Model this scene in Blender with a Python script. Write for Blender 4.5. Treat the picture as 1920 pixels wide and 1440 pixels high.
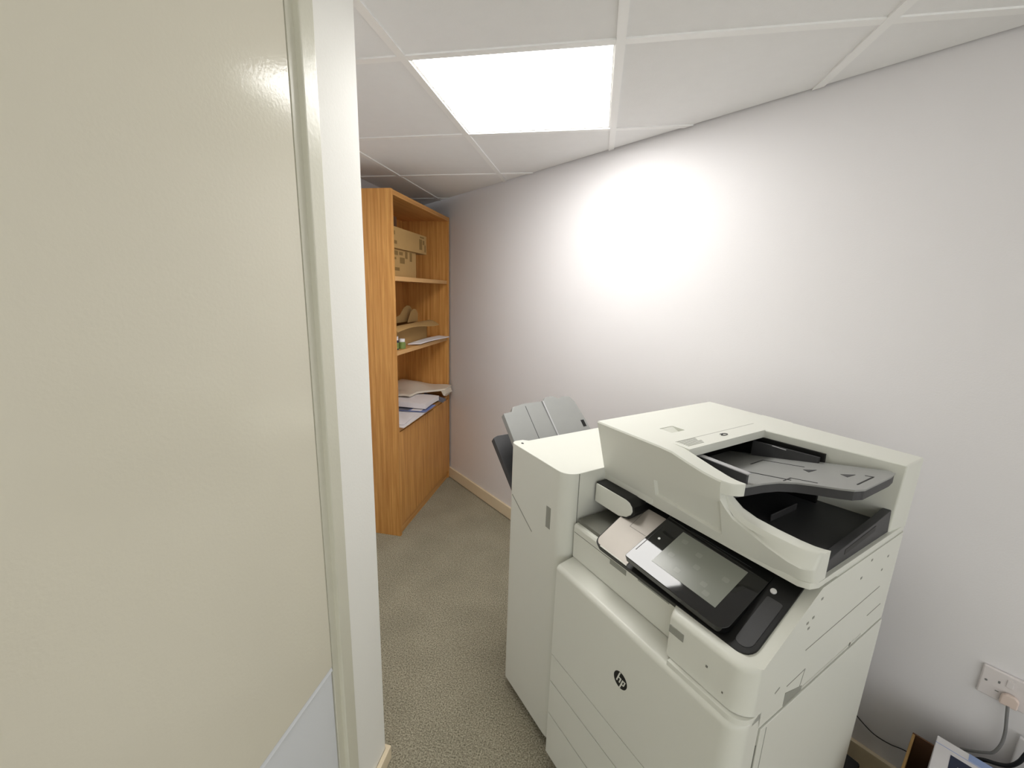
import bpy, bmesh, math, random
from mathutils import Vector, Matrix
random.seed(7)
for o in list(bpy.data.objects): bpy.data.objects.remove(o, do_unlink=True)
SC = bpy.context.scene; COL = SC.collection
PI = math.pi

# ------------------------------------------------------------------ camera
CAM_Z = 1.5069
cd = bpy.data.cameras.new('camera'); cd.sensor_width = 36; cd.lens = 785.68*36/1920
cd.clip_start = .02; cd.clip_end = 50
cam = bpy.data.objects.new('camera', cd); COL.objects.link(cam)
_r = Vector((0.97975776, 0.19767586, 0.03160666)); _d = Vector((0.07306278, -0.20610563, -0.97579829)); _f = Vector((-0.18637746, 0.95835522, -0.21637634))
cam.matrix_world = Matrix(((_r.x, -_d.x, -_f.x, 0), (_r.y, -_d.y, -_f.y, 0), (_r.z, -_d.z, -_f.z, CAM_Z), (0, 0, 0, 1)))
SC.camera = cam
# ------------------------------------------------------------------ light, world, exposure
PANEL_EMIT = 14.0          # ceiling LED panels
w = bpy.data.worlds.new('world'); SC.world = w; w.use_nodes = True
w.node_tree.nodes['Background'].inputs[0].default_value = (1, 1, .98, 1)
w.node_tree.nodes['Background'].inputs[1].default_value = 1.55  # added even fill, let in by the room's open back and right sides
SC.view_settings.view_transform = 'Standard'; SC.view_settings.look = 'None'
SC.view_settings.exposure = 0.0; SC.view_settings.gamma = 1.0; SC.view_settings.use_curve_mapping = False

# ------------------------------------------------------------------ materials
def srgb(r, g, b):
    f = lambda c: (c/255/12.92) if c/255 <= .04045 else ((c/255+.055)/1.055)**2.4
    return (f(r), f(g), f(b), 1)
def mat(name, col, rough=.5, spec=.5, metal=0, coat=0, var=0, vscale=6, bump=0, bscale=200, emit=None, alpha=None):
    m = bpy.data.materials.new(name); m.use_nodes = True
    nt = m.node_tree; b = nt.nodes['Principled BSDF']
    b.inputs['Base Color'].default_value = col; b.inputs['Roughness'].default_value = rough
    b.inputs['Specular IOR Level'].default_value = spec; b.inputs['Metallic'].default_value = metal
    b.inputs['Coat Weight'].default_value = coat; b.inputs['Coat Roughness'].default_value = .04
    tc = nt.nodes.new('ShaderNodeTexCoord')
    if var:
        n = nt.nodes.new('ShaderNodeTexNoise'); n.inputs['Scale'].default_value = vscale; n.inputs['Detail'].default_value = 4
        nt.links.new(tc.outputs['Object'], n.inputs['Vector'])
        mx = nt.nodes.new('ShaderNodeMix'); mx.data_type = 'RGBA'
        mx.inputs[6].default_value = tuple(c*(1-var) for c in col[:3])+(1,); mx.inputs[7].default_value = tuple(min(1, c*(1+var)) for c in col[:3])+(1,)
        nt.links.new(n.outputs['Fac'], mx.inputs[0]); nt.links.new(mx.outputs[2], b.inputs['Base Color'])
    if bump:
        n2 = nt.nodes.new('ShaderNodeTexNoise'); n2.inputs['Scale'].default_value = bscale; n2.inputs['Detail'].default_value = 3
        nt.links.new(tc.outputs['Object'], n2.inputs['Vector'])
        bp = nt.nodes.new('ShaderNodeBump'); bp.inputs['Strength'].default_value = bump; bp.inputs['Distance'].default_value = .002
        nt.links.new(n2.outputs['Fac'], bp.inputs['Height']); nt.links.new(bp.outputs['Normal'], b.inputs['Normal'])
    if emit:
        b.inputs['Emission Color'].default_value = emit[0]; b.inputs['Emission Strength'].default_value = emit[1]
    return m
def wood(name, dark, light, axis='Z'):
    m = bpy.data.materials.new(name); m.use_nodes = True
    nt = m.node_tree; b = nt.nodes['Principled BSDF']; b.inputs['Roughness'].default_value = .42
    tc = nt.nodes.new('ShaderNodeTexCoord'); mp = nt.nodes.new('ShaderNodeMapping')
    sc = {'Z': (30, 30, 1.1), 'Y': (30, 1.1, 30)}[axis]
    mp.inputs['Scale'].default_value = sc
    n = nt.nodes.new('ShaderNodeTexNoise'); n.inputs['Scale'].default_value = 2.0; n.inputs['Detail'].default_value = 6; n.inputs['Roughness'].default_value = .62; n.inputs['Distortion'].default_value = .3
    cr = nt.nodes.new('ShaderNodeValToRGB'); cr.color_ramp.elements[0].position = .3; cr.color_ramp.elements[1].position = .7
    cr.color_ramp.elements[0].color = dark; cr.color_ramp.elements[1].color = light
    nt.links.new(tc.outputs['Object'], mp.inputs['Vector']); nt.links.new(mp.outputs['Vector'], n.inputs['Vector'])
    nt.links.new(n.outputs['Fac'], cr.inputs['Fac']); nt.links.new(cr.outputs['Color'], b.inputs['Base Color'])
    return m
def carpet_mat():
    m = bpy.data.materials.new('carpet'); m.use_nodes = True
    nt = m.node_tree; b = nt.nodes['Principled BSDF']; b.inputs['Roughness'].default_value = .95; b.inputs['Specular IOR Level'].default_value = .1
    tc = nt.nodes.new('ShaderNodeTexCoord')
    n = nt.nodes.new('ShaderNodeTexNoise'); n.inputs['Scale'].default_value = 200; n.inputs['Detail'].default_value = 6; n.inputs['Roughness'].default_value = .7
    n2 = nt.nodes.new('ShaderNodeTexNoise'); n2.inputs['Scale'].default_value = 5; n2.inputs['Detail'].default_value = 4
    cr = nt.nodes.new('ShaderNodeValToRGB'); cr.color_ramp.elements[0].position = .36; cr.color_ramp.elements[1].position = .65
    cr.color_ramp.elements[0].color = srgb(100, 95, 80); cr.color_ramp.elements[1].color = srgb(206, 199, 176)
    mx = nt.nodes.new('ShaderNodeMix'); mx.data_type = 'RGBA'; mx.blend_type = 'MULTIPLY'; mx.inputs[0].default_value = .35
    cr2 = nt.nodes.new('ShaderNodeValToRGB'); cr2.color_ramp.elements[0].position = .3; cr2.color_ramp.elements[1].position = .7
    cr2.color_ramp.elements[0].color = (.55, .56, .55, 1); cr2.color_ramp.elements[1].color = (1, 1, 1, 1)
    for nn in (n, n2): nt.links.new(tc.outputs['Object'], nn.inputs['Vector'])
    nt.links.new(n.outputs['Fac'], cr.inputs['Fac']); nt.links.new(n2.outputs['Fac'], cr2.inputs['Fac'])
    nt.links.new(cr.outputs['Color'], mx.inputs[6]); nt.links.new(cr2.outputs['Color'], mx.inputs[7]); nt.links.new(mx.outputs[2], b.inputs['Base Color'])
    bp = nt.nodes.new('ShaderNodeBump'); bp.inputs['Strength'].default_value = .6; bp.inputs['Distance'].default_value = .004
    nt.links.new(n.outputs['Fac'], bp.inputs['Height']); nt.links.new(bp.outputs['Normal'], b.inputs['Normal'])
    return m
M = {}
M['wall'] = mat('wall_paint', srgb(233, 231, 233), .55, .35, var=.015, vscale=3, bump=.12, bscale=260)
M['wall_left'] = mat('wall_paint_strip', srgb(246, 245, 240), .6, .2, var=.02, vscale=5, bump=.12, bscale=180)
M['cream'] = mat('cream_gloss_paint', srgb(226, 221, 204), .15, .5, var=.02, vscale=4, bump=.11, bscale=150)
M['cream_trim'] = mat('cream_trim_paint', srgb(218, 216, 200), .3, .5, var=.03, vscale=9, bump=.2, bscale=90)
M['pale_board'] = mat('pale_board_paint', srgb(226, 229, 234), .4, .4, var=.015, vscale=5)
M['skirting'] = mat('skirting_paint', srgb(232, 217, 188), .35, .5, var=.02, vscale=8)
M['carpet'] = carpet_mat()
M['tile'] = mat('ceiling_tile_paint', srgb(243, 243, 243), .85, .2, var=.02, vscale=25, bump=.25, bscale=500)
M['tee'] = mat('ceiling_tee_white', srgb(250, 250, 249), .4, .4, var=.01, vscale=20)
M['void'] = mat('ceiling_void_dark', srgb(30, 28, 26), .9, .1, var=.1, vscale=8)
M['led'] = mat('led_diffuser', (.9, .9, .9, 1), .5, .3, emit=((1, .985, .95, 1), PANEL_EMIT))
M['led_frame'] = mat('led_frame_white', srgb(238, 238, 236), .35, .4, var=.01)
M['beech'] = wood('beech_veneer_vertical', srgb(186, 124, 56), srgb(228, 172, 100), 'Z')
M['beech_h'] = wood('beech_veneer_lengthwise', srgb(190, 130, 64), srgb(226, 174, 106), 'Y')
M['beech_edge'] = mat('beech_edge_band', srgb(214, 168, 112), .45, .4, var=.06, vscale=14)
M['card'] = mat('cardboard', srgb(176, 142, 92), .85, .2, var=.08, vscale=12, bump=.1, bscale=80)
M['card_dark'] = mat('cardboard_brown', srgb(104, 76, 58), .85, .2, var=.1, vscale=12)
M['ink'] = mat('carton_ink', srgb(132, 104, 62), .8, .2, var=.15, vscale=60)
M['paper'] = mat('white_paper', srgb(240, 236, 238), .6, .3, var=.02, vscale=30)
M['bag'] = mat('cream_wrapping_paper', srgb(232, 222, 206), .5, .4, var=.05, vscale=14, bump=.2, bscale=40)
M['blue_print'] = mat('blue_brochure_print', srgb(120, 136, 190), .4, .5, var=.35, vscale=40)
M['grey_print'] = mat('grey_brochure_print', srgb(110, 112, 124), .4, .5, var=.4, vscale=30)
M['navy'] = mat('navy_ink', srgb(36, 44, 70), .5, .4, var=.1, vscale=30)
M['white_pl'] = mat('printer_white_plastic', srgb(222, 223, 214), .38, .45, var=.006, vscale=20, bump=.05, bscale=900)
M['white_pl2'] = mat('printer_light_grey_plastic', srgb(206, 206, 198), .45, .4, var=.01, vscale=20)
M['seam'] = mat('printer_seam_shadow_grey', srgb(120, 120, 112), .7, .2, var=.03)
M['recess'] = mat('printer_mark_shade_grey', srgb(150, 151, 142), .5, .4, var=.03, vscale=60)  # grey for print and fine lines, also the painted shade of pockets
M['black_gloss'] = mat('black_gloss_glass', srgb(12, 12, 13), .045, .6, var=.05)
M['black'] = mat('black_plastic', srgb(14, 14, 14), .45, .35, var=.08, vscale=40)
M['char'] = mat('charcoal_plastic', srgb(62, 62, 64), .5, .4, var=.05, vscale=40, bump=.1, bscale=700)
M['grey'] = mat('grey_tray_plastic', srgb(150, 151, 149), .42, .45, var=.03, vscale=30, bump=.1, bscale=700)
M['tray_edge'] = mat('tray_highlight_grey', srgb(176, 176, 178), .35, .5, var=.02)
M['reader'] = mat('metallic_warm_grey_cover', srgb(178, 171, 163), .42, .5, metal=.2, var=.04, vscale=30)
M['screen'] = mat('touch_screen_grey', srgb(128, 131, 122), .22, .5, var=.02, vscale=8)
M['icon'] = mat('screen_icon_pale', srgb(136, 139, 130), .25, .5, var=.03)
M['dot'] = mat('indicator_white', srgb(230, 230, 230), .3, .5, var=.02)
M['socket'] = mat('socket_white_plastic', srgb(226, 220, 220), .3, .5, var=.02, vscale=30)
M['plug'] = mat('plug_pinkish_plastic', srgb(224, 206, 196), .35, .5, var=.03, vscale=30)
M['cable_grey'] = mat('grey_cable_sheath', srgb(128, 128, 128), .5, .4, var=.03)
M['cable_black'] = mat('black_cable_sheath', srgb(28, 30, 34), .45, .4, var=.05)
M['carton'] = mat('white_printed_carton', srgb(226, 224, 226), .45, .4, var=.02, vscale=20)
M['carton_blue'] = mat('carton_blue_print', srgb(150, 170, 214), .45, .4, var=.12, vscale=14)
M['green'] = mat('green_label', srgb(120, 138, 72), .4, .5, var=.2, vscale=60)

# ------------------------------------------------------------------ mesh helpers
def finish(name, bm, m, parent=None, smooth=35):
    bmesh.ops.recalc_face_normals(bm, faces=bm.faces)
    me = bpy.data.meshes.new(name); bm.to_mesh(me); bm.free()
    for p in me.polygons: p.use_smooth = True
    me.set_sharp_from_angle(angle=math.radians(smooth))
    me.materials.append(M[m] if isinstance(m, str) else m)
    o = bpy.data.objects.new(name, me); COL.objects.link(o)
    wn = o.modifiers.new('weighted_normal', 'WEIGHTED_NORMAL'); wn.keep_sharp = True; wn.weight = 80
    if parent: o.parent = parent
    return o
def bevel(bm, wdt, seg=3, pred=None, ang=35):
    es = []
    for e in bm.edges:
        if len(e.link_faces) != 2: continue
        if pred is not None:
            if pred(e.verts[0].co, e.verts[1].co): es.append(e)
        elif e.calc_face_angle(0) > math.radians(ang): es.append(e)
    if es and wdt > 0: bmesh.ops.bevel(bm, geom=es, offset=wdt, segments=seg, profile=.5, affect='EDGES', clamp_overlap=True)
    return bm
def add_prism(bm, poly, axis, a, b):
    """poly in the two other axes (x: (y,z), y: (x,z), z: (x,y)), extruded from a to b"""
    mk = {'x': lambda p, t: (t, p[0], p[1]), 'y': lambda p, t: (p[0], t, p[1]), 'z': lambda p, t: (p[0], p[1], t)}[axis]
    A = [bm.verts.new(mk(p, a)) for p in poly]; B = [bm.verts.new(mk(p, b)) for p in poly]
    n = len(poly)
    bm.faces.new(A[::-1]); bm.faces.new(B)
    for i in range(n): bm.faces.new((A[i], A[(i+1) % n], B[(i+1) % n], B[i]))
    return bm
def prism(poly, axis, a, b, bv=0, seg=3):
    bm = bmesh.new(); add_prism(bm, poly, axis, a, b)
    bmesh.ops.recalc_face_normals(bm, faces=bm.faces)
    if bv: bevel(bm, bv, seg)
    return bm
def box(x0, x1, y0, y1, z0, z1, bv=0, seg=3):
    return prism([(x0, y0), (x1, y0), (x1, y1), (x0, y1)], 'z', z0, z1, bv, seg)
def add_box(bm, x0, x1, y0, y1, z0, z1):
    return add_prism(bm, [(x0, y0), (x1, y0), (x1, y1), (x0, y1)], 'z', z0, z1)
def loft(secs, cap=True):
    bm = bmesh.new(); rows = [[bm.verts.new(p) for p in s] for s in secs]; n = len(secs[0])
    for r0, r1 in zip(rows, rows[1:]):
        for i in range(n): bm.faces.new((r0[i], r0[(i+1) % n], r1[(i+1) % n], r1[i]))
    if cap: bm.faces.new(rows[0][::-1]); bm.faces.new(rows[-1])
    bmesh.ops.recalc_face_normals(bm, faces=bm.faces)
    return bm
def tube(pts, r, n=10, sub=6):
    P = [Vector(p) for p in pts]; Q = []
    for i in range(len(P)-1):
        p0 = P[max(i-1, 0)]; p1 = P[i]; p2 = P[i+1]; p3 = P[min(i+2, len(P)-1)]
        for k in range(sub):
            t = k/sub
            Q.append(.5*((2*p1)+(p2-p0)*t+(2*p0-5*p1+4*p2-p3)*t*t+(3*p1-p0-3*p2+p3)*t**3))
    Q.append(P[-1]); secs = []
    up = Vector((.3, .5, .81))
    for i, q in enumerate(Q):
        d = (Q[min(i+1, len(Q)-1)]-Q[max(i-1, 0)]).normalized()
        a = d.cross(up).normalized(); b = d.cross(a)
        secs.append([q+a*r*math.cos(2*PI*k/n)+b*r*math.sin(2*PI*k/n) for k in range(n)])
    return loft(secs)
def lathe(prof, c=(0, 0, 0), n=24):
    secs = [[(c[0]+r*math.cos(2*PI*k/n), c[1]+r*math.sin(2*PI*k/n), c[2]+z) for k in range(n)] for r, z in prof]
    return loft(secs)
def thing(name, label, cat, loc=(0, 0, 0), rz=0, group=None):
    o = bpy.data.objects.new(name, None); COL.objects.link(o); o.empty_display_size = .1
    o.location = loc; o.rotation_euler = (0, 0, rz); o['label'] = label; o['category'] = cat
    if group: o['group'] = group
    return o
def tag(o, label, cat, group=None):
    o['label'] = label; o['category'] = cat
    if group: o['group'] = group
    return o
def struct(o, label, cat):
    o['kind'] = 'structure'; o['label'] = label; o['category'] = cat; return o
def clip(poly, a, b, c):
    """keep a*x+b*y<=c"""
    out = []
    for i in range(len(poly)):
        p, q = poly[i], poly[(i+1) % len(poly)]; fp = a*p[0]+b*p[1]-c; fq = a*q[0]+b*q[1]-c
        if fp <= 0: out.append(p)
        if fp*fq < 0:
            t = fp/(fp-fq); out.append((p[0]+t*(q[0]-p[0]), p[1]+t*(q[1]-p[1])))
    return out

# ------------------------------------------------------------------ the room
CEIL = 2.1381
NX, NY = 0.64978709, 0.76011627; TX, TY = NY, -NX; WD = 1.617777      # slanted right wall: n.p = WD
XL = -.569; YC = .976; XN = -1.46; YB = -2.6; XR = 3.0
def wl(t, off=0): return (NX*(WD-off)+TX*t, NY*(WD-off)+TY*t)          # point on (or off) the slanted wall
yN = (WD-NX*XN)/NY; yR = (WD-NX*XR)/NY
room = [(XL, YB), (XR, YB), (XR, yR), (XN, yN), (XN, YC), (XL, YC)]
o = finish('floor', prism(room, 'z', -.03, 0), 'carpet'); struct(o, 'grey-brown speckled carpet floor', 'floor')
o = finish('wall_right', prism([(XN-.2, (WD-NX*(XN-.2))/NY), (XR+.1, (WD-NX*(XR+.1))/NY), (XR+.1+.1*NX, (WD-NX*(XR+.1))/NY+.1*NY), (XN-.2+.1*NX, (WD-NX*(XN-.2))/NY+.1*NY)], 'z', -.03, CEIL+.12), 'wall')
struct(o, 'long white painted wall running slantwise behind the printer', 'wall')
o = finish('wall_left', prism([(XL-.1, .83), (XL, .83), (XL, YC), (XN-.1, YC), (XN-.1, YC-.1), (XL-.1, YC-.1)], 'z', -.03, CEIL+.12), 'wall_left')
struct(o, 'narrow white wall strip ending in an outside corner beside the cream door', 'wall')
o = finish('wall_nook', box(XN-.1, XN, YC, yN+.1, -.03, CEIL+.12), 'wall'); struct(o, 'white wall behind the tall wooden bookcase', 'wall')
# left wall in front of the strip: frame, door leaf, board below it
o = finish('wall_door_side', box(XL-.1, XL-.02, YB, .83, -.03, CEIL+.12), 'cream_trim'); struct(o, 'cream wall behind the door leaf', 'wall')
fr = finish('trim_1', box(-.589, -.563, .7815, .8255, 0, CEIL, .0035, 2), 'cream_trim'); struct(fr, 'cream painted door architrave next to the white wall strip', 'trim')
finish('frame_lip', box(-.589, -.5748, .7605, .7835, 0, CEIL, .0015, 2), 'cream_trim', fr)
dr = finish('door_1', box(-.589, -.5735, -.35, .757, .592, CEIL-.02, .003, 2), 'cream'); struct(dr, 'large glossy cream painted door leaf filling the left side', 'door')
finish('lower_board', box(-.589, -.5775, -.35, .757, 0, .578, .001, 1), 'pale_board', dr)
finish('bottom_bead', prism([(-.589, .578), (-.5755, .578), (-.574, .5795), (-.5765, .590), (-.589, .590)], 'y', -.35, .7575, .0006, 1), 'pale_board', dr)
# skirtings
def skirt(name, t0, t1, h, th, label):
    a = wl(t0, th); b = wl(t1, th); c = wl(t1, 0); d = wl(t0, 0)
    o = finish(name, prism([a, b, c, d], 'z', .004, h, .004, 2), 'skirting'); struct(o, label, 'skirting board'); return o
skirt('baseboard_right', -3.25, 1.6, .088, .016, 'cream skirting board along the slanted white wall')
o = finish('baseboard_left', prism([(XL+.001, .83), (XL+.016, .83), (XL+.016, YC+.012), (XL-.4, YC+.012), (XL-.4, YC+.001), (XL+.001, YC+.001)], 'z', .001, .052, .003, 2), 'skirting')
struct(o, 'short cream skirting board at the foot of the white wall corner', 'skirting board')
# ceiling: dark void above, lay-in tiles and tee bars below
ce = finish('ceiling', prism([(XN-.05, YB-.05), (XR+.05, YB-.05), (XR+.05, yR), (XN-.05, yN)], 'z', CEIL+.045, CEIL+.07), 'void'); struct(ce, 'suspended ceiling of white lay-in tiles in a tee grid', 'ceiling')
GX, GY, G = .009325, 1.265043, .6
GAP = .011
def in_room(poly, nook):
    poly = clip(poly, NX, NY, WD-GAP); poly = clip(poly, -1, 0, -(XN+.004)) if poly else poly
    poly = clip(poly, 1, 0, XR-.004) if poly else poly; poly = clip(poly, 0, -1, -(YB+.004)) if poly else poly
    if poly: poly = clip(poly, 0, -1, -(YC+.004)) if nook else poly
    return poly
def parea(p): return abs(sum(p[i][0]*p[(i+1) % len(p)][1]-p[(i+1) % len(p)][0]*p[i][1] for i in range(len(p))))/2
TW = .012
lights = {(-1, 0)}
for i in range(-3, 6):
    for j in range(-7, 4):
        x0 = GX+G*i; y0 = GY+G*j
        if (i, j) in lights: continue
        nook = x0+G <= XL+.05
        xa = x0+TW-.004; xb = x0+G-TW+.004
        if i == -1: xa = max(xa, XL+.003) if y0 < YC-.05 else xa
        q = [(xa, y0+TW-.004), (xb, y0+TW-.004), (xb, y0+G-TW+.004), (xa, y0+G-TW+.004)]
        if (i, j) == (-1, -1): q = [(XL+.003, y0+TW-.004), (xb, y0+TW-.004), (xb, y0+G-TW+.004), (x0+TW-.004, y0+G-TW+.004), (x0+TW-.004, YC+.004), (XL+.003, YC+.004)]
        p = in_room(q, nook)
        if not p or len(p) < 3 or parea(p) < .0008: continue
        finish('ceiling_tile', prism(p, 'z', CEIL+.005, CEIL+.019), 'tile', ce)
for i in range(-2, 7):                                                    # main tees
    x = GX+G*i
    p = in_room([(x-TW, YB), (x+TW, YB), (x+TW, yN), (x-TW, yN)], x < XL+.02)
    if p and parea(p) > .0008: finish('tee_bar', prism(p, 'z', CEIL, CEIL+.006), 'tee', ce)
for i in range(-3, 6):                                                    # cross tees
    for j in range(-6, 5):
        x = GX+G*i; y = GY+G*j; nook = x+G <= XL+.05
        xa = x+TW
        if i == -1 and y < YC: xa = max(xa, XL+.003)
        p = in_room([(xa, y-TW), (x+G-TW, y-TW), (x+G-TW, y+TW), (xa, y+TW)], nook)
        if p and len(p) > 2 and parea(p) > .0004: finish('tee_bar', prism(p, 'z', CEIL+.0006, CEIL+.006), 'tee', ce)
def panel(i, j, label):
    x0 = GX+G*i; y0 = GY+G*j
    t = thing('ceiling_light', label, 'ceiling light', (x0+G/2, y0+G/2, CEIL))
    h = G/2-TW+.003; k = h-.010
    bm = bmesh.new()
    add_box(bm, -h, h, -h, -k, .0055, .020); add_box(bm, -h, h, k, h, .0055, .020); add_box(bm, -h, -k, -k, k, .0055, .020); add_box(bm, k, h, -k, k, .0055, .020)
    finish('frame', bm, 'led_frame', t)
    finish('diffuser', box(-k, k, -k, k, .008, .018), 'led', t)
    return t
panel(-1, 0, 'glowing square LED panel set in the tiled ceiling')

# ------------------------------------------------------------------ bookcase
BX0, BX1, BY0, BY1, BH = -1.455, -1.0918, 2.160, 3.048, 2.008
bc = thing('bookcase', 'tall light-brown wooden bookcase with open shelves above two cupboard doors', 'bookcase', (BX1, BY0, 0))
def bk(x0, x1, y0, y1, z0, z1, bv=.0012): return box(x0-BX1, x1-BX1, y0-BY0, y1-BY0, z0, z1, bv, 2)
TH = .022
finish('side_panel', bk(BX0, BX1, BY0, BY0+TH, 0, BH), 'beech', bc)
finish('side_panel', bk(BX0, BX1, BY1-TH, BY1, 0, BH), 'beech', bc)
finish('top_panel', bk(BX0, BX1, BY0+TH, BY1-TH, BH-.028, BH-.002), 'beech_h', bc)
finish('back_panel', bk(BX0+.004, BX0+.010, BY0+TH, BY1-TH, .06, BH-.028, 0), 'beech', bc)
for z in (1.567, 1.150):
    s = finish('shelf', bk(BX0+.011, BX1-.012, BY0+TH, BY1-TH, z-.025, z), 'beech_h', bc)
    finish('edge_band', bk(BX1-.012, BX1-.0105, BY0+TH, BY1-TH, z-.0245, z-.0005, 0), 'beech_edge', s)
s = finish('shelf', bk(BX0+.011, BX1-.004, BY0+TH, BY1-TH, .672, .697), 'beech_h', bc)
ym = (BY0+BY1)/2
for a, b in ((BY0+TH+.002, ym-.0015), (ym+.0015, BY1-TH-.002)):
    finish('cupboard_door', bk(BX1-.020, BX1-.001, a, b, .065, .668, .002), 'beech', bc)
finish('plinth', bk(BX1-.030, BX1-.012, BY0+TH, BY1-TH, 0, .060), 'beech_h', bc)

# things on the shelves -------------------------------------------------
def carton(name, label, x0, x1, y0, y1, z0, z1, marks, group=None, m='card'):
    t = thing(name, label, 'box', ((x0+x1)/2, (y0+y1)/2, z0), 0, group)
    dx = (x1-x0)/2; dy = (y1-y0)/2; h = z1-z0
    finish('carton_body', box(-dx, dx, -dy, dy, 0, h, .003, 2), m, t)
    finish('tape', box(-.03, .03, -dy-.0006, dy+.0006, h-.03, h+.0006), 'card_dark' if m != 'card' else 'bag', t) if marks is None else None
    for (a, b, c, d) in (marks or []):
        finish('printed_mark', box(dx, dx+.0006, -dy+a*2*dy, -dy+b*2*dy, c*h, d*h), 'ink', t)
    return t
carton('cardboard_box', 'upright cardboard box standing on the top shelf under a long carton', -1.43, -1.150, 2.20, 2.592, 1.5675, 1.722,
       [(.08, .2, .80, .92), (.24, .36, .78, .93), (.4, .52, .80, .92), (.60, .68, .70, .96), (.76, .84, .62, .96), (.1, .3, .62, .70), (.42, .58, .5, .72), (.2, .4, .22, .34), (.1, .2, .08, .12)])
carton('cardboard_box', 'long flat cardboard carton lying on another box on the top shelf', -1.43, -1.135, 2.195, 2.728, 1.7225, 1.838,
       [(.05, .16, .62, .8), (.1, .2, .2, .36), (.78, .86, .2, .75), (.88, .93, .5, .72), (.935, .965, .12, .5), (.8, .92, .82, .9)])
carton('cardboard_box', 'small dark carton lying topmost on the top shelf stack', -1.43, -1.24, 2.20, 2.52, 1.8385, 1.925, [], m='card_dark')
# open box on the middle shelf
ob = thing('open_cardboard_box', 'open cardboard box with spread flaps on the middle shelf', 'box', (-1.285, 2.50, 1.1505))
bm = bmesh.new(); X, Y, H = .115, .30, .125
add_box(bm, -X, X, -Y, Y, 0, .005)
for a in ((X-.004, X, -Y, Y), (-X, -X+.004, -Y, Y), (-X, X, Y-.004, Y), (-X, X, -Y, -Y+.004)): add_box(bm, a[0], a[1], a[2], a[3], .005, H)
finish('carton_body', bm, 'card', ob)
def sheet(f, nu, nv, th):
    bm = bmesh.new(); top = [[bm.verts.new(f(i/nu, j/nv)) for j in range(nv+1)] for i in range(nu+1)]
    bot = [[bm.verts.new(Vector(f(i/nu, j/nv))-Vector((0, 0, th))) for j in range(nv+1)] for i in range(nu+1)]
    for i in range(nu):
        for j in range(nv):
            bm.faces.new((top[i][j], top[i+1][j], top[i+1][j+1], top[i][j+1])); bm.faces.new((bot[i][j], bot[i][j+1], bot[i+1][j+1], bot[i+1][j]))
    for i in range(nu):
        bm.faces.new((top[i][0], bot[i][0], bot[i+1][0], top[i+1][0])); bm.faces.new((top[i][nv], top[i+1][nv], bot[i+1][nv], bot[i][nv]))
    for j in range(nv):
        bm.faces.new((top[0][j], top[0][j+1], bot[0][j+1], bot[0][j])); bm.faces.new((top[nu][j], bot[nu][j], bot[nu][j+1], top[nu][j+1]))
    return bm
finish('flap', sheet(lambda u, v: (X+.002+u*.075, -Y+v*2*Y*1.06, H+.004+.012*u-.030*u*u+.012*math.sin(v*5)*u+.010*v), 6, 12, .004), 'card', ob)
finish('flap', prism([(-.30, H), (.34, H), (.345, H+.05), (.33, H+.085), (.295, H+.108), (.25, H+.112), (.20, H+.095), (.14, H+.05), (.07, H+.038), (-.30, H+.034)], 'x', -.012, -.008, .001, 1), 'card', ob)
finish('flap', sheet(lambda u, v: (-X+.02+v*2*X*.8, Y+u*.05, H-.004-.03*u*u), 5, 4, .004), 'card', ob)
finish('inner_flap', prism([(.17, H), (.335, H), (.338, H+.06), (.31, H+.085), (.27, H+.09), (.225, H+.07)], 'x', .028, .032, .001, 1), 'card', ob)
pp = finish('paper_stack', sheet(lambda u, v: (-1.162+.075*u+.012*v, 2.47+.51*v+.02*u, 1.160+.006*math.sin(3*v+u)+.004*v), 4, 8, .006), 'paper')
tag(pp, 'loose white sheets of paper at the front of the middle shelf', 'paper')
def bottle(loc, label, h, r, mb, mc, ml):
    t = thing('small_bottle', label, 'bottle', loc, 0, 'little bottles on the middle shelf')
    finish('glass_body', lathe([(.001, 0), (r, 0), (r, h*.62), (r*.8, h*.7), (r*.62, h*.74), (.001, h*.74)]), mb, t)
    finish('cap', lathe([(.001, h*.7), (r*.85, h*.7), (r*.85, h), (.001, h)]), mc, t)
    finish('paper_label', lathe([(r*1.02, h*.08), (r*1.03, h*.1), (r*1.03, h*.5), (r*1.02, h*.52)]), ml, t)
bottle((-1.130, 2.322, 1.1505), 'tiny bottle with a white cap and green label on the middle shelf', .058, .021, 'green', 'paper', 'green')
bottle((-1.142, 2.268, 1.1505), 'tiny dark bottle with a white cap beside the side panel on the middle shelf', .078, .017, 'navy', 'paper', 'green')
# lower shelf: papers
def papers(name, label, f, m, th, nu=6, nv=10):
    return tag(finish(name, sheet(f, nu, nv, th), m), label, 'paper')
papers('paper_stack', 'broad white paper sheets at the front of the bottom open shelf', lambda u, v: (-1.34+.272*u, 2.190+.355*v, .7052+.0015*math.sin(4*u+3*v)), 'paper', .0065)
papers('paper_sheet', 'single white sheet lying askew on the front paper stack', lambda u, v: (-1.29+.212*u-.02*v, 2.195+.20*v+.02*u, .7092+.001*math.sin(5*v)), 'paper', .0012)
br = papers('brochure', 'glossy blue printed brochure half under the folded white sheets', lambda u, v: (-1.31+.255*u, 2.475+.175*v+.02*u, .7125+.002*v+.001*math.sin(7*u)), 'blue_print', .003)
finish('printed_photo', sheet(lambda u, v: (-1.285+.105*u, 2.478+.075*v+.008*u, .7146+.0008*v), 4, 4, .001), 'grey_print', br)
finish('white_page', sheet(lambda u, v: (-1.165+.072*u, 2.492+.11*v+.006*u, .7147+.0012*v), 4, 4, .001), 'paper', br)
papers('folder_stack', 'thick white folded sheets lying across the bottom open shelf', lambda u, v: (-1.39+.318*u, 2.515+.245*v+.010*u, .760+.006*math.sin(3*v)-.005*u*u), 'paper', .034)
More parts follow.
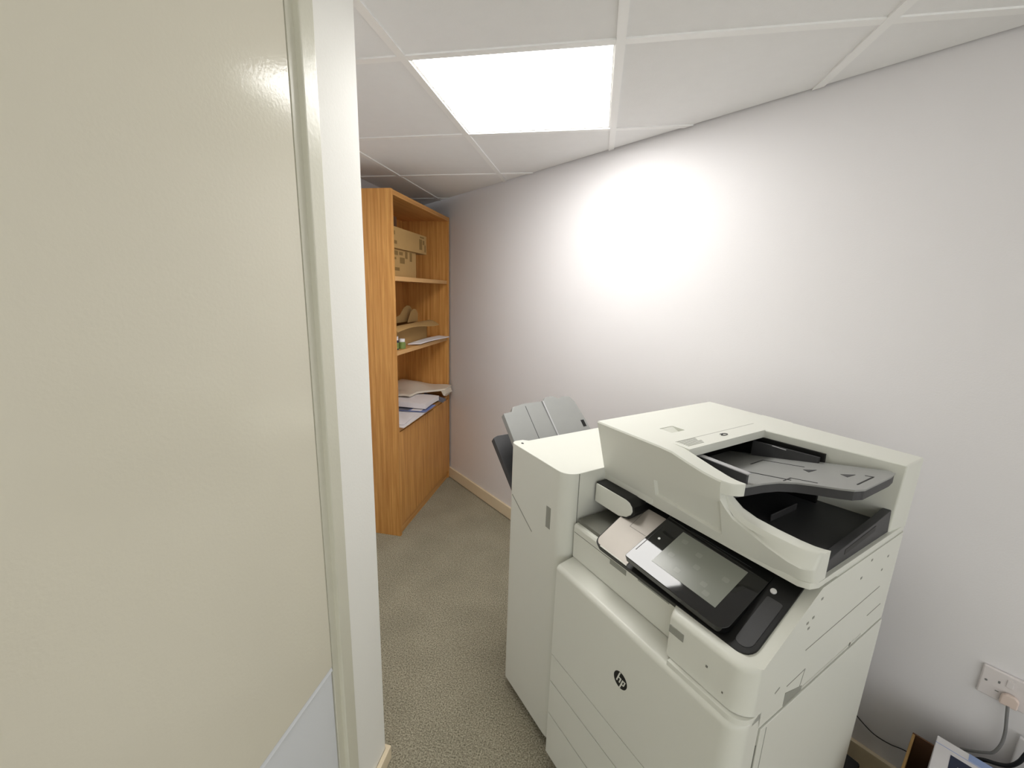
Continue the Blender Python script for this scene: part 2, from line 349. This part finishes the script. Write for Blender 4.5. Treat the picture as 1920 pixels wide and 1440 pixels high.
papers('brochure', 'dark grey brochure curled over the front edge of the bottom open shelf', lambda u, v: (-1.20+.155*u, 2.785+.055*v, .728+.020*(1-u)+.006*math.sin(3*v)-.010*u*u), 'grey_print', .018)
def bagf(u, v):
    x = -1.42+(.20+.155*min(1, max(0, (v-.30)/.4)))*u; y = 2.60+.415*v
    z = .790+.042*math.exp(-((v-.62)/.30)**2)*math.exp(-(u/.42)**2)+.005*math.sin(10*v+4*u)*(1-.5*u)+.004*math.sin(9*u+6*v)-.012*u*v
    return (x, y, z)
papers('wrapping_paper', 'crumpled cream wrapping paper heaped at the back of the bottom open shelf', bagf, 'bag', .014, 14, 24)
finish('folded_end', loft([[(-1.095, y_, .772), (-1.064, y_, .774-.003*k), (-1.056, y_, .748-.005*k), (-1.064, y_, .716+.010*abs(k-1.5)), (-1.072, y_, .718+.010*abs(k-1.5)), (-1.085, y_, .755)] for k, y_ in enumerate((2.865, 2.91, 2.96, 3.008))]), 'bag', bpy.data.objects['wrapping_paper'])

# ------------------------------------------------------------------ the printer
TH_P = math.radians(-47.5)
PR = thing('multifunction_printer', 'large white floor-standing office printer with document feeder and side finisher', 'printer', (-0.05409473, 1.1020984, 0), TH_P)
P = lambda name, bm, m, par=PR, smooth=35: finish(name, bm, m, par, smooth)
U1 = .556
# plan outline of the front covers: flat front, rounded right corner
FV = -.015                                 # front plane of door and drawers
def cover_plan(u0=.006, v0=FV, vb=.056, r=.036, u1=U1):
    pts = [(u0, vb), (u0, v0)]
    for k in range(9):
        a = -PI/2+k/8*PI/2; pts.append((u1-r+r*math.cos(a), v0+r+r*math.sin(a)))
    pts.append((u1, vb)); return pts
def cover(z0, z1, **k):
    return prism(cover_plan(**k), 'z', z0, z1, .0015, 2)
# lower body
body = P('lower_body', box(.004, .550, .056, .640, .05, .86, .004, 2), 'seam')
P('base_plinth', box(.02, .54, .02, .62, 0.0, .05, .003, 2), 'black')
for z0, z1 in ((.045, .2005), (.2045, .324)):
    P('paper_drawer', cover(z0, z1), 'white_pl')
P('paper_drawer', cover(.327, .423), 'white_pl')
# front door with its sloping top ledge
pl = cover_plan(); secs = []
for z, sh in ((.426, 0), (.716, 0), (.7235, .0014), (.7290, .0055), (.7318, .012), (.7395, .058)):
    secs.append([(u_, v_ if v_ > .0559 else v_+sh*(1-(v_-FV)/(.056-FV))) + (z,) for u_, v_ in pl])
door = P('front_door', loft(secs), 'white_pl')
# logo: black disc with the two slanted letters
lg = P('logo_disc', prism([(.277+.0215*math.cos(a*PI/24), .584+.0215*math.sin(a*PI/24)) for a in range(48)], 'y', FV-.0006, FV+.0002), 'black', door)
def stroke(x0, x1, z0, z1):
    k = .30; lim = .0213
    def cl(x, z):
        x = x+k*z; r = math.hypot(x, z)
        if r > lim: x *= lim/r; z *= lim/r
        return (.277+x, .584+z)
    N = 6
    left = [cl(x0, z0+(z1-z0)*i/N) for i in range(N+1)]; right = [cl(x1, z1-(z1-z0)*i/N) for i in range(N+1)]
    return left+right
bm = bmesh.new()
for q in ((-.0105, -.0068, -.0085, .0225), (-.0018, .0018, -.0085, .0045), (-.0068, .0018, .0035, .0068), (.0046, .0082, -.0225, .0068), (.0082, .0150, .0035, .0068), (.0118, .0150, -.0060, .0040), (.0082, .0140, -.0085, -.0052)):
    add_prism(bm, stroke(*q), 'y', FV-.0011, FV-.0004)
P('logo_letters', bm, 'white_pl', door)
# upper housing to the right of the ledge
PHI = math.radians(28.5)
ca, sa = math.cos(PHI), math.sin(PHI)
Z0, V0 = .851, .033                       # lower front edge of the tilted control deck
hz = Z0+.21*sa; hv = V0+.21*ca
hsec = []
for u_, f in ((.3665, .0330), (.369, .024), (.372, .014), (.3755, .006), (.380, .002), (.386, .001), (.515, .001), (.526, .0025), (.537, .0075), (.546, .0150), (.552, .0235), (.556, .0325)):
    g = .0335-f
    hsec.append([(u_, f, .7425), (u_, f, .834), (u_, f+g*.12, .8425), (u_, f+g*.4, .8485), (u_, .0338, .8500), (u_, hv, hz-.0015), (u_, .64, hz-.0015), (u_, .64, .700), (u_, .056, .700), (u_, .050, .720), (u_, .044, .7415)])
hs = P('upper_housing', loft(hsec), 'white_pl', PR, 48)
P('door_lip', prism(cover_plan(u0=.388, v0=-.0085), 'z', .722, .7415, .002, 2), 'white_pl')
P('media_slot', box(.379, .414, -.0006, .0015, .803, .820), 'recess', hs)
P('pin_hole', box(.468, .472, -.0005, .002, .792, .796), 'seam', hs)
P('pin_hole', box(.505, .508, .0005, .002, .705+.06, .709+.06), 'seam', hs)
# fine moulded lines and dimples on the right flank
def flank(name, v0, z0, v1, z1, wdt, m='seam', par=hs, off=.0006, u=U1):
    d = Vector((v1-v0, z1-z0)).normalized(); n = Vector((-d.y, d.x))*wdt/2
    return P(name, prism([(v0+n.x, z0+n.y), (v1+n.x, z1+n.y), (v1-n.x, z1-n.y), (v0-n.x, z0-n.y)], 'x', u-.001, u+off), m, par)
flank('moulded_line', .197, .811, .560, .823, .0016, 'recess')
flank('moulded_line', .143, .751, .216, .756, .0016, 'recess')
flank('moulded_line', .205, .712, .215, .757, .0016, 'recess')
flank('moulded_line', .520, .755, .600, .757, .0016, 'recess')
flank('moulded_line', .096, .760, .112, .766, .003, 'recess')
for v, z in ((.224, .922), (.200, .888), (.178, .884), (.188, .868), (.46, .930), (.418, .898), (.567, .905), (.545, .875)):
    flank('dimple', v-.004, z, v+.004, z, .005, 'recess')
gr = P('grip_recess', prism([(.143, .702), (.143, .735), (.216, .7135), (.216, .702)], 'x', U1-.001, U1+.0007), 'recess', hs)  # flat grey plate, shade of the hand recess put into its colour
P('slot_line', box(U1-.001, U1+.0008, .216, .506, .702, .710), 'white_pl2', hs)
flank('latch', .44, .706, .448, .710, .006, 'seam', hs, .0012)
sd = P('side_panel', box(.53, .5585, .0615, .640, .055, .696, .003, 2), 'white_pl')
flank('panel_crease', .082, .06, .082, .69, .0015, 'recess', sd, .0006, .5585)
flank('side_notch', .0585, .30, .0585, .655, .004, 'seam', sd, .0003, .556)
P('rear_foot', box(.50, .575, .63, .72, .0, .17, .006, 2), 'black')
# front panel above the door, left of the housing, with its flat ledge
fl = P('front_ledge', prism([(.044, .741), (.042, .842), (.047, .849), (.175, .850), (.175, .741)], 'x', .004, .3675, .002, 2), 'white_pl')
P('ledge_line', box(.008, .16, .0415, .0445, .8235, .8245), 'seam', fl)
P('grip_pocket_shade', box(.155, .212, .0415, .0445, .812, .826), 'recess', fl)  # flat grey plates, the hand pockets' shade put into their colour
P('grip_pocket_shade', box(.250, .343, .0415, .0445, .825, .831), 'recess', fl)
P('output_gap', box(.006, .369, .175, .60, .80, .93), 'char', fl)
P('rear_block', box(.006, U1-.002, .28, .638, .86, .952, .003, 2), 'white_pl')
# white bar at the left end of the control deck
wb = P('deck_end_bar', prism([(.003, .902), (.100, .902), (.128, .912), (.142, .925), (.147, .936), (.144, .948), (.134, .957), (.120, .9605), (.003, .9605)], 'y', .117, .175, .0025, 2), 'white_pl')
P('deck_top', prism([(.003, .902), (.104, .900), (.136, .910), (.150, .925), (.1545, .936), (.151, .951), (.139, .9605), (.122, .9635), (.003, .9635)], 'y', .1195, .26), 'black')
# control deck in its own tilted frame: X = u, Y = up the slope, Z = normal
def onslope(bm, roll=0, lift=0, pivot=.33):
    Mx = Matrix.Translation((0, V0, Z0)) @ Matrix.Rotation(PHI, 4, 'X') @ Matrix.Translation((pivot, 0, lift)) @ Matrix.Rotation(roll, 4, 'Y') @ Matrix.Translation((-pivot, 0, 0))
    bmesh.ops.transform(bm, matrix=Mx, verts=bm.verts); return bm
PHT = math.radians(22); ROLL = math.radians(3.5); PT = .176
def ontouch(bm):
    Mx = Matrix.Translation((0, V0, Z0)) @ Matrix.Rotation(PHI, 4, 'X') @ Matrix.Translation((.35, PT, .004)) @ Matrix.Rotation(PHT-PHI, 4, 'X') @ Matrix.Rotation(ROLL, 4, 'Y') @ Matrix.Translation((-.35, -PT, 0))
    bmesh.ops.transform(bm, matrix=Mx, verts=bm.verts); return bm
def rrect(x0, x1, y0, y1, rs, n=7):
    """rounded rectangle, radii bl, br, tr, tl"""
    pts = []
    for (cx, cy, a0, r) in ((x0+rs[0], y0+rs[0], PI, rs[0]), (x1-rs[1], y0+rs[1], 1.5*PI, rs[1]), (x1-rs[2], y1-rs[2], 0, rs[2]), (x0+rs[3], y1-rs[3], .5*PI, rs[3])):
        for k in range(n): pts.append((cx+r*math.cos(a0+k/(n-1)*PI/2), cy+r*math.sin(a0+k/(n-1)*PI/2)))
    return pts
dk = P('control_deck', onslope(prism(rrect(.103, .533, -.006, .235, (.022, .030, .004, .004)), 'z', -.016, .0030, .0012, 2)), 'black')
P('card_reader_cover', onslope(prism(rrect(.107, .222, -.002, .165, (.020, .002, .002, .004)), 'z', .002, .0055, .0012, 2)), 'reader', dk)
P('cover_line', onslope(box(.150, .2215, .0905, .0915, .0050, .0057)), 'seam', dk)
P('cover_line', onslope(box(.150, .151, .0905, .150, .0050, .0057)), 'seam', dk)
P('cover_rim', onslope(prism([(.128, -.0045), (.222, -.0045), (.222, -.0005), (.128, -.0005)], 'z', .0, .0052, .0008, 2)), 'white_pl', dk)
P('touch_panel', ontouch(prism(rrect(.223, .481, -.001, .176, (.006, .022, .006, .004)), 'z', -.010, .0085, .0015, 3)), 'black_gloss', dk)
P('screen', ontouch(box(.279, .441, .031, .147, .0080, .0090)), 'screen', dk)
for (a, b) in ((.30, .125), (.345, .115), (.30, .075), (.36, .085), (.395, .06), (.42, .10), (.41, .045), (.335, .05)):
    P('screen_icon', ontouch(prism(rrect(a-.007, a+.007, b-.006, b+.006, (.003,)*4, 4), 'z', .0088, .0092)), 'icon', dk)
P('status_lamp', ontouch(prism([(.250+.0032*math.cos(k*PI/8), .093+.0032*math.sin(k*PI/8)) for k in range(16)], 'z', .008, .0090)), 'dot', dk)
P('touch_line', ontouch(box(.2305, .232, .030, .128, .0080, .0088)), 'black', dk)
P('touch_line', ontouch(box(.29, .44, .1615, .1625, .0080, .0090)), 'char', dk)
P('home_button', onslope(prism([(.496+.006*math.cos(k*PI/8), .143+.006*math.sin(k*PI/8)) for k in range(16)], 'z', .002, .0065, .001, 2)), 'dot', dk)
P('slot_sheen', onslope(prism(rrect(.492, .524, .008, .128, (.012, .018, .006, .004)), 'z', .002, .0042, .0008, 2)), 'char', dk)  # paler patch: the slot's reflection put into its colour

# ---- document feeder and scanner lid
LID = P('lid_base', prism([(-.004, .168), (.530, .168), (.548, .178), (.555, .200), (.555, .640), (-.004, .640)], 'z', .9535, .968, .002, 2), 'white_pl')
SL = .055/.195                             # the front face leans back towards its foot
def vf(z, v=.110): return v+(1.15-z)*SL
at_left = lambda a, b: a.x < -.0049 and b.x < -.0049
def pocket_box(x0, x1, y0, y1, z0, z1, a0, a1, b0, b1, d0, d1):
    bm = bmesh.new(); V = lambda *p: bm.verts.new(p)
    o0 = [V(x0, y0, z0), V(x1, y0, z0), V(x1, y1, z0), V(x0, y1, z0)]; o1 = [V(x0, y0, z1), V(x1, y0, z1), V(x1, y1, z1), V(x0, y1, z1)]
    i1 = [V(a0, b0, z1), V(a1, b0, z1), V(a1, b1, z1), V(a0, b1, z1)]; i0 = [V(a0, b0, z1-d0), V(a1, b0, z1-d1), V(a1, b1, z1-d1), V(a0, b1, z1-d0)]
    bm.faces.new(o0[::-1]); bm.faces.new(i0)
    for k in range(4):
        l = (k+1) % 4
        bm.faces.new((o0[k], o0[l], o1[l], o1[k])); bm.faces.new((o1[k], o1[l], i1[l], i1[k])); bm.faces.new((i1[k], i1[l], i0[l], i0[k]))
    bmesh.ops.recalc_face_normals(bm, faces=bm.faces); return bm
bm = pocket_box(-.005, .175, .158, .640, .962, 1.150, .122, .163, .222, .276, .0012, .017)
hump = P('feeder_cover', bevel(bm, .005, 3, lambda a, b: (at_left(a, b) and min(a.y, b.y) > .16) or (a.y > .639 and b.y > .639 and a.z > 1.14 and b.z > 1.14)), 'white_pl')
ARM = ((-.005, .110, 1.150), (.0, .110, 1.150), (.186, .110, 1.150), (.189, .110, 1.150), (.192, .110, 1.150), (.215, .110, 1.150), (.250, .110, 1.1485), (.292, .111, 1.139), (.333, .1135, 1.130), (.362, .119, 1.1245), (.372, .122, 1.123))
fsec = []
for u_, v_, zt in ARM:
    k = min(1, max(0, (u_-.188)/.18)); dp = 0 if u_ < .1875 else (.0035 if u_ < .190 else .007)
    zl = .998-.014*k; zu = 1.043+.026*k
    def ff(z): return vf(z)+(v_-vf(zt))*max(0, (z-1.0915)/(zt-1.0915))
    fsec.append([(u_, vf(.962), .962), (u_, ff(zl-.0015), zl-.0015), (u_, ff(zl+.003)+dp, zl+.003), (u_, ff(zu-.0015)+dp, zu-.0015), (u_, ff(zu+.0005), zu+.0005), (u_, ff(1.0915), 1.0915), (u_, v_+.0006, zt-.004), (u_, v_+.003, zt), (u_, .158, zt), (u_, .158, 1.08), (u_, .186, .962)])
P('lid_front', loft(fsec), 'white_pl', PR, 30)
# top cover with the latch pocket
tc = P('top_cover', prism([(.158, 1.1285), (.158, 1.150), (.640, 1.150), (.640, 1.1285)], 'x', .175, .264), 'white_pl')
P('cover_line', box(.2135, .2145, .172, .520, 1.1499, 1.1503), 'recess', tc)
bm = bmesh.new()
for k in range(6): add_box(bm, .216+.006*k, .219+.006*k, .175, .245-.004*(k % 3), 1.1499, 1.1503)
P('printed_notice', bm, 'recess', tc)
bm = tube([(.229, .333, 1.151), (.232, .350, 1.151), (.239, .352, 1.151), (.241, .336, 1.151), (.236, .328, 1.151), (.233, .340, 1.151)], .0009, 6, 5)
P('clip_symbol', bm, 'char', tc)
# back rail, its end leaning outwards
def hexa(b, t): return loft([b, t])
bm = hexa([(.264, .506, .962), (.549, .560, .962), (.556, .645, .962), (.264, .640, .962)], [(.264, .488, 1.150), (.560, .527, 1.150), (.560, .634, 1.150), (.264, .640, 1.150)])
P('back_rail', bevel(bm, .004, 3, lambda a, b: a.x > .3 or b.x > .3), 'white_pl')
P('back_wall', box(.175, .264, .486, .640, .962, 1.1285), 'white_pl')
# front wall under the feeder arm and the arm itself
arm = []
for u_, v_, zt, vb in ((.372, .122, 1.123, .158), (.385, .129, 1.121, .160), (.393, .136, 1.120, .162), (.400, .146, 1.120, .163), (.404, .155, 1.120, .163)):
    zb = 1.0915; fb = v_+(zt-zb)*SL*.6
    arm.append([(u_, v_+.0006, zt-.004), (u_, v_+.003, zt), (u_, vb, zt), (u_, vb, zb), (u_, min(fb, vb-.002), zb)])
P('feeder_arm', loft(arm), 'white_pl', PR, 40)
# lower front rail with its stepped top
rail = []
for u_, zt, zl, vi, fo in ((.372, 1.088, 1.079, .150, 0), (.383, 1.074, 1.062, .152, 0), (.400, 1.060, 1.044, .156, 0), (.430, 1.050, 1.028, .160, .002), (.470, 1.043, 1.014, .168, .004), (.510, 1.037, 1.004, .178, .007), (.532, 1.034, 1.001, .186, .011), (.546, 1.032, 1.001, .196, .019), (.5535, 1.031, 1.003, .203, .030)):
    f0 = .163+fo; f1 = .148+fo if zl < 1.03 else vf(zl)
    f1 = min(f1, vi-.004)
    st = min(.012, (1.092-zt)*.35)
    rail.append([(u_, vi+.020, .962), (u_, vi+.020, zt-.002), (u_, vi, zt), (u_, vi-.010*min(1, st/.012), zt-.002-.1*st), (u_, vi-.013*min(1, st/.012)-.001, zt-.003-st), (u_, f1+.004, zl+.002), (u_, f1, zl-.003), (u_, f0, .964), (u_, f0+.004, .962)])
P('front_rail', loft(rail), 'white_pl', PR, 50)
# dark interior
P('feeder_mouth', box(.176, .182, .192, .482, .968, 1.128), 'black')
bm = loft([[(.182, .474, .968), (.182, .4805, .968), (.182, .4805, 1.128), (.182, .474, 1.128)], [(.410, .503, .968), (.410, .5115, .968), (.410, .5115, 1.128), (.410, .503, 1.128)]])
P('inner_back_wall', bm, 'black')
P('inner_front_wall', box(.182, .371, .182, .186, .968, 1.088), 'black')
ot = P('output_tray', box(.182, .5445, .200, .560, .966, .992, .003, 2), 'char')
P('tray_end', prism([(.215, .966), (.225, .992), (.300, 1.004), (.470, 1.018), (.562, 1.030), (.562, .966)], 'x', .530, .5465, .002, 2), 'char')
P('finger_slot', prism([(.318, .985), (.318, .997), (.468, 1.010), (.468, .996)], 'x', .546, .5471), 'black', ot)
P('tray_fin', box(.40, .404, .30, .42, .992, 1.01, .001, 1), 'char', ot)
# input tray: a sloping shaped plate
def tz(u_): return 1.100+(u_-.38)*.19
tray = [(.184, .166), (.300, .166), (.384, .168), (.392, .196), (.404, .240), (.420, .272), (.446, .292), (.480, .302), (.520, .310), (.540, .318), (.551, .336), (.552, .470), (.548, .505), (.535, .518), (.410, .502), (.184, .472)]
bm = bmesh.new(); A = [bm.verts.new((u_, v_, tz(u_))) for u_, v_ in tray]; B = [bm.verts.new((u_, v_, tz(u_)-.004)) for u_, v_ in tray]
bm.faces.new(A); bm.faces.new(B[::-1])
for k in range(len(tray)): bm.faces.new((A[k], A[(k+1) % len(tray)], B[(k+1) % len(tray)], B[k]))
it = P('input_tray', bm, 'grey')
bm = bmesh.new(); cu_, cv_ = .37, .34; sh = lambda u_, v_: (cu_+(u_-cu_)*.996, cv_+(v_-cv_)*.994)
A = [bm.verts.new((*sh(u_, v_), tz(u_)-.0042)) for u_, v_ in tray]; B = [bm.verts.new((*sh(u_, v_), tz(u_)-.024)) for u_, v_ in tray]
bm.faces.new(A); bm.faces.new(B[::-1])
for k in range(len(tray)): bm.faces.new((A[k], A[(k+1) % len(tray)], B[(k+1) % len(tray)], B[k]))
P('tray_unlit_body', bm, 'char', it)  # charcoal body: the tray's unlit sides put into its colour
def ontray(name, u0, u1, v0, v1, h=.0008, m='black'):
    return P(name, loft([[(u0, v0, tz(u0)-.001), (u0, v1, tz(u0)-.001), (u0, v1, tz(u0)+h), (u0, v0, tz(u0)+h)], [(u1, v0, tz(u1)-.001), (u1, v1, tz(u1)-.001), (u1, v1, tz(u1)+h), (u1, v0, tz(u1)+h)]]), m, it)
ontray('guide_slot', .28, .430, .298, .301); ontray('guide_slot', .30, .303, .37, .43); ontray('guide_slot', .303, .40, .427, .429)
ontray('guide_slot', .420, .423, .285, .315); ontray('guide_slot', .42, .475, .315, .317); ontray('guide_slot', .528, .531, .36, .44); ontray('guide_slot', .515, .531, .44, .442)
for cu, cv in ((.420, .405), (.490, .420)):
    bm = bmesh.new(); q = [(cu-.012, cv-.002), (cu+.006, cv-.016), (cu+.010, cv+.014)]
    A = [bm.verts.new((a, b, tz(a)+.0008)) for a, b in q]; B = [bm.verts.new((a, b, tz(a)-.001)) for a, b in q]
    bm.faces.new(A); bm.faces.new(B[::-1])
    for k in range(3): bm.faces.new((A[k], A[(k+1) % 3], B[(k+1) % 3], B[k]))
    P('arrow_mark', bm, 'char', it)
g1 = P('paper_guide', box(.235, .382, .205, .213, 1.080, 1.124, .001, 1), 'char')
P('guide_lip', box(.235, .384, .204, .219, 1.122, 1.1255, .001, 1), 'tray_edge', g1)
g2 = P('paper_guide', loft([[(.25, .462, 1.075), (.25, .470, 1.075), (.25, .470, 1.118), (.25, .462, 1.118)], [(.405, .485, 1.10), (.405, .493, 1.10), (.405, .493, 1.120), (.405, .485, 1.120)]]), 'char')
P('size_mark', box(.30, .335, .4655, .469, 1.1185, 1.1195), 'tray_edge', g2)

# ---- finisher on the left
fplan = []
for (cx, cy, a0, r) in ((-.318+.022, .013+.022, PI, .022), (-.004-.045, .013+.045, 1.5*PI, .045)):
    for k in range(8): fplan.append((cx+r*math.cos(a0+k/7*PI/2), cy+r*math.sin(a0+k/7*PI/2)))
fplan += [(-.004, .600), (-.300, .600), (-.300, .075), (-.316, .060)]
bm = prism(fplan, 'z', .035, 1.000); bevel(bm, .003, 2, lambda a, b: a.z > .999 and b.z > .999)
fin = P('finisher', bm, 'white_pl', PR, 40)
P('finisher_base', box(-.300, -.012, .035, .585, 0, .036), 'black')
def onfront(name, x0, z0, x1, z1, wdt, m, v=.013, d=.0006):
    dd = Vector((x1-x0, z1-z0)).normalized(); n = Vector((-dd.y, dd.x))*wdt/2
    return P(name, prism([(x0+n.x, z0+n.y), (x1+n.x, z1+n.y), (x1-n.x, z1-n.y), (x0-n.x, z0-n.y)], 'y', v-d, v+.001), m, fin)
onfront('diagonal_groove', -.296, .812, -.168, .736, .0042, 'recess')
P('indicator_window', box(-.095, -.073, .0124, .014, .795, .866), 'recess', fin)
P('side_seam', box(-.0045, -.0035, .056, .058, .04, .998), 'seam', fin)
P('sensor_hole', prism([(-.285+.006*math.cos(k*PI/8), .040+.004*math.sin(k*PI/8)) for k in range(16)], 'z', .999, 1.0004), 'black', fin)
# stacker trays: plates that rise away from the finisher's left flank
def stacker(name, u0, z0, ln, ang, outline, th, m):
    """outline in (v, s): s runs up the slope away from the finisher"""
    bm = bmesh.new(); ca_, sa_ = math.cos(ang), math.sin(ang)
    f = lambda v, s, h: (u0-s*ca_+h*sa_*-1*-1, v, z0+s*sa_+h*ca_)
    A = [bm.verts.new(f(v, s*ln, 0)) for v, s in outline]; B = [bm.verts.new(f(v, s*ln, -th)) for v, s in outline]
    bm.faces.new(A); bm.faces.new(B[::-1]); n = len(outline)
    for k in range(n): bm.faces.new((A[k], A[(k+1) % n], B[(k+1) % n], B[k]))
    bmesh.ops.recalc_face_normals(bm, faces=bm.faces); bevel(bm, .003, 2)
    return P(name, bm, m), f
up = math.radians(44)
st1, f1 = stacker('stacker_tray', -.322, .960, .155, up, [(.045, 0), (.047, .98), (.085, 1.0), (.095, 1.12), (.150, 1.18), (.232, 1.18), (.235, 0)], .024, 'grey')
P('tray_groove', loft([[f1(.150, .02, .0006), f1(.152, .02, .0006), f1(.152, .02, -.001), f1(.150, .02, -.001)], [f1(.150, .17, .0006), f1(.152, .17, .0006), f1(.152, .17, -.001), f1(.150, .17, -.001)]]), 'char', st1)
st2, f2 = stacker('stacker_tray', -.322, .960, .155, up, [(.240, 0), (.238, 1.15), (.255, 1.27), (.290, 1.30), (.318, 1.20), (.345, 1.25), (.375, 1.22), (.390, 1.05), (.400, .5), (.402, 0)], .024, 'grey')
P('tray_slot', loft([[f2(.372, .045, .0006), f2(.388, .045, .0006), f2(.388, .045, -.001), f2(.372, .045, -.001)], [f2(.372, .075, .0006), f2(.388, .075, .0006), f2(.388, .075, -.001), f2(.372, .075, -.001)]]), 'black', st2)
P('tray_edge_strip', loft([[f1(.2335, .005, .004), f1(.2395, .005, .004), f1(.2395, .005, -.02), f1(.2335, .005, -.02)], [f1(.2335, .182, .004), f1(.2395, .182, .004), f1(.2395, .182, -.02), f1(.2335, .182, -.02)]]), 'tray_edge', st1)
st3, f3 = stacker('stacker_tray', -.322, .795, .235, math.radians(41), [(.045, 0), (.045, 1.0), (.065, 1.03), (.350, 1.03), (.370, 1.0), (.370, 0)], .026, 'char')

# ------------------------------------------------------------------ socket, cables and boxes by the right wall
ANG = math.atan2(TY, TX)
def wall_frame(name, label, cat, t, z, group=None):                      # local X along the wall, Y into the wall
    x, y = wl(t, 0); return thing(name, label, cat, (x, y, z), ANG, group)
so = wall_frame('wall_socket', 'white double wall socket near the floor at the right edge', 'socket', .137, .522)
finish('back_plate', box(-.073, .073, -.010, -.0005, -.043, .043, .004, 3), 'socket', so)
for sx in (-1, 1):
    finish('switch', box(sx*.022-.006, sx*.022+.006, -.0125, -.0095, .010, .030, .001, 2), 'socket', so)
    finish('pin_hole', box(sx*.040-.002, sx*.040+.002, -.0104, -.0096, .008, .015), 'cable_grey', so)
finish('pin_hole', box(-.043, -.036, -.0104, -.0096, -.017, -.0145), 'cable_grey', so)
finish('screw', prism([(-.062+.003*math.cos(k*PI/4), .002+.003*math.sin(k*PI/4)) for k in range(8)], 'y', -.0106, -.0098), 'cable_grey', so)
def wp(t, z, off): x, y = wl(t, off); return (x, y, z)
pc = thing('power_cord', 'grey power cord with a pinkish plug in the wall socket', 'cable', wp(.150, 0, .02), ANG)
finish('plug', prism([(-.016, -.020), (.016, -.020), (.016, .006), (.008, .014), (-.008, .014), (-.016, .006)], 'y', -.003, .0085, .004, 3), 'plug', pc).location = (-.029, 0, .504)
def rel(pts):
    c = Vector(wp(.150, 0, .02)); R_ = Matrix.Rotation(-ANG, 3, 'Z'); return [R_ @ (Vector(p)-c) for p in pts]
finish('cord', tube(rel([wp(.121, .488, .022), wp(.126, .45, .022), wp(.131, .41, .023), wp(.131, .375, .026), wp(.124, .345, .031), wp(.112, .330, .031), wp(.092, .312, .030), wp(.070, .295, .028)]), .0034), 'cable_grey', pc)
tag(finish('black_cable', tube([wp(.03, .008, .046), wp(.045, .12, .044), wp(.070, .262, .042), wp(.088, .290, .041), wp(.113, .313, .040), wp(.135, .324, .040), wp(.153, .339, .040), wp(.165, .366, .040), wp(.174, .41, .04), wp(.20, .455, .04), wp(.235, .42, .04), wp(.27, .20, .04), wp(.36, .008, .04)], .0048), 'cable_black'),
    'thick black cable looping beside the white carton at the right edge', 'cable')
tag(finish('thin_cable', tube([wp(-.30, .30, .012), wp(-.22, .245, .010), wp(-.16, .190, .008), (wp(-.125, .165, .007)), wp(-.095, .153, .007), wp(-.06, .155, .007), wp(-.03, .166, .008), wp(.03, .18, .012)], .0016), 'cable_black'),
    'thin dark wire drooping against the wall behind the printer', 'cable')
# open brown box holding a white printed carton
bxo = thing('open_brown_box', 'open brown cardboard box standing on the carpet under the socket', 'box', (.983, 1.182, 0), ANG)
bm = bmesh.new(); W_, D_, H_ = .36, .27, .300                            # local X along the wall, Y towards the wall
add_box(bm, 0, W_, -D_, 0, 0, .005)
add_box(bm, 0, W_, -.005, 0, .005, H_); add_box(bm, 0, W_, -D_, -D_+.005, .005, H_); add_box(bm, W_-.005, W_, -D_+.005, -.005, .005, H_)
finish('carton_body', bm, 'card_dark', bxo)
finish('side_wall', box(0, .006, -D_+.005, -.005, .005, H_, .001, 1), 'card', bxo)
ct = thing('white_carton', 'white printed carton with black and blue print standing in the brown box', 'box', (.983+TX*.044-NX*.030, 1.182+TY*.044-NY*.030, .0055), ANG)
h = .354
finish('carton_body', box(0, .285, -.21, 0, 0, h, .002, 2), 'carton', ct)
finish('blue_strip', box(.06, .285, -.026, -.0005, h-.0002, h+.0005), 'carton_blue', ct)
finish('fold_line', box(.0, .285, -.0295, -.028, h-.0002, h+.0005), 'carton_blue', ct)
finish('black_picture', box(.030, .20, -.19, -.045, h-.0002, h+.0006), 'navy', ct)
for q in ((.045, .060, -.11, -.075), (.08, .11, -.15, -.12), (.06, .075, -.17, -.13)):
    finish('picture_detail', box(q[0], q[1], q[2], q[3], h+.0003, h+.0009), 'carton', ct)
wt = thing('white_packet', 'pale packet leaning against the wall below the socket at the right edge', 'packet', wp(.150, 0, .006), ANG)
finish('packet_body', prism([(.010, .0), (.20, .0), (.20, .36), (.06, .398), (.004, .418), (.004, .40)], 'y', -.012, .0, .004, 2), 'carton', wt)
finish('packet_flap', prism([(.02, .30), (.20, .27), (.20, .36), (.06, .395)], 'y', -.0135, -.0115, .0005, 1), 'paper', wt)
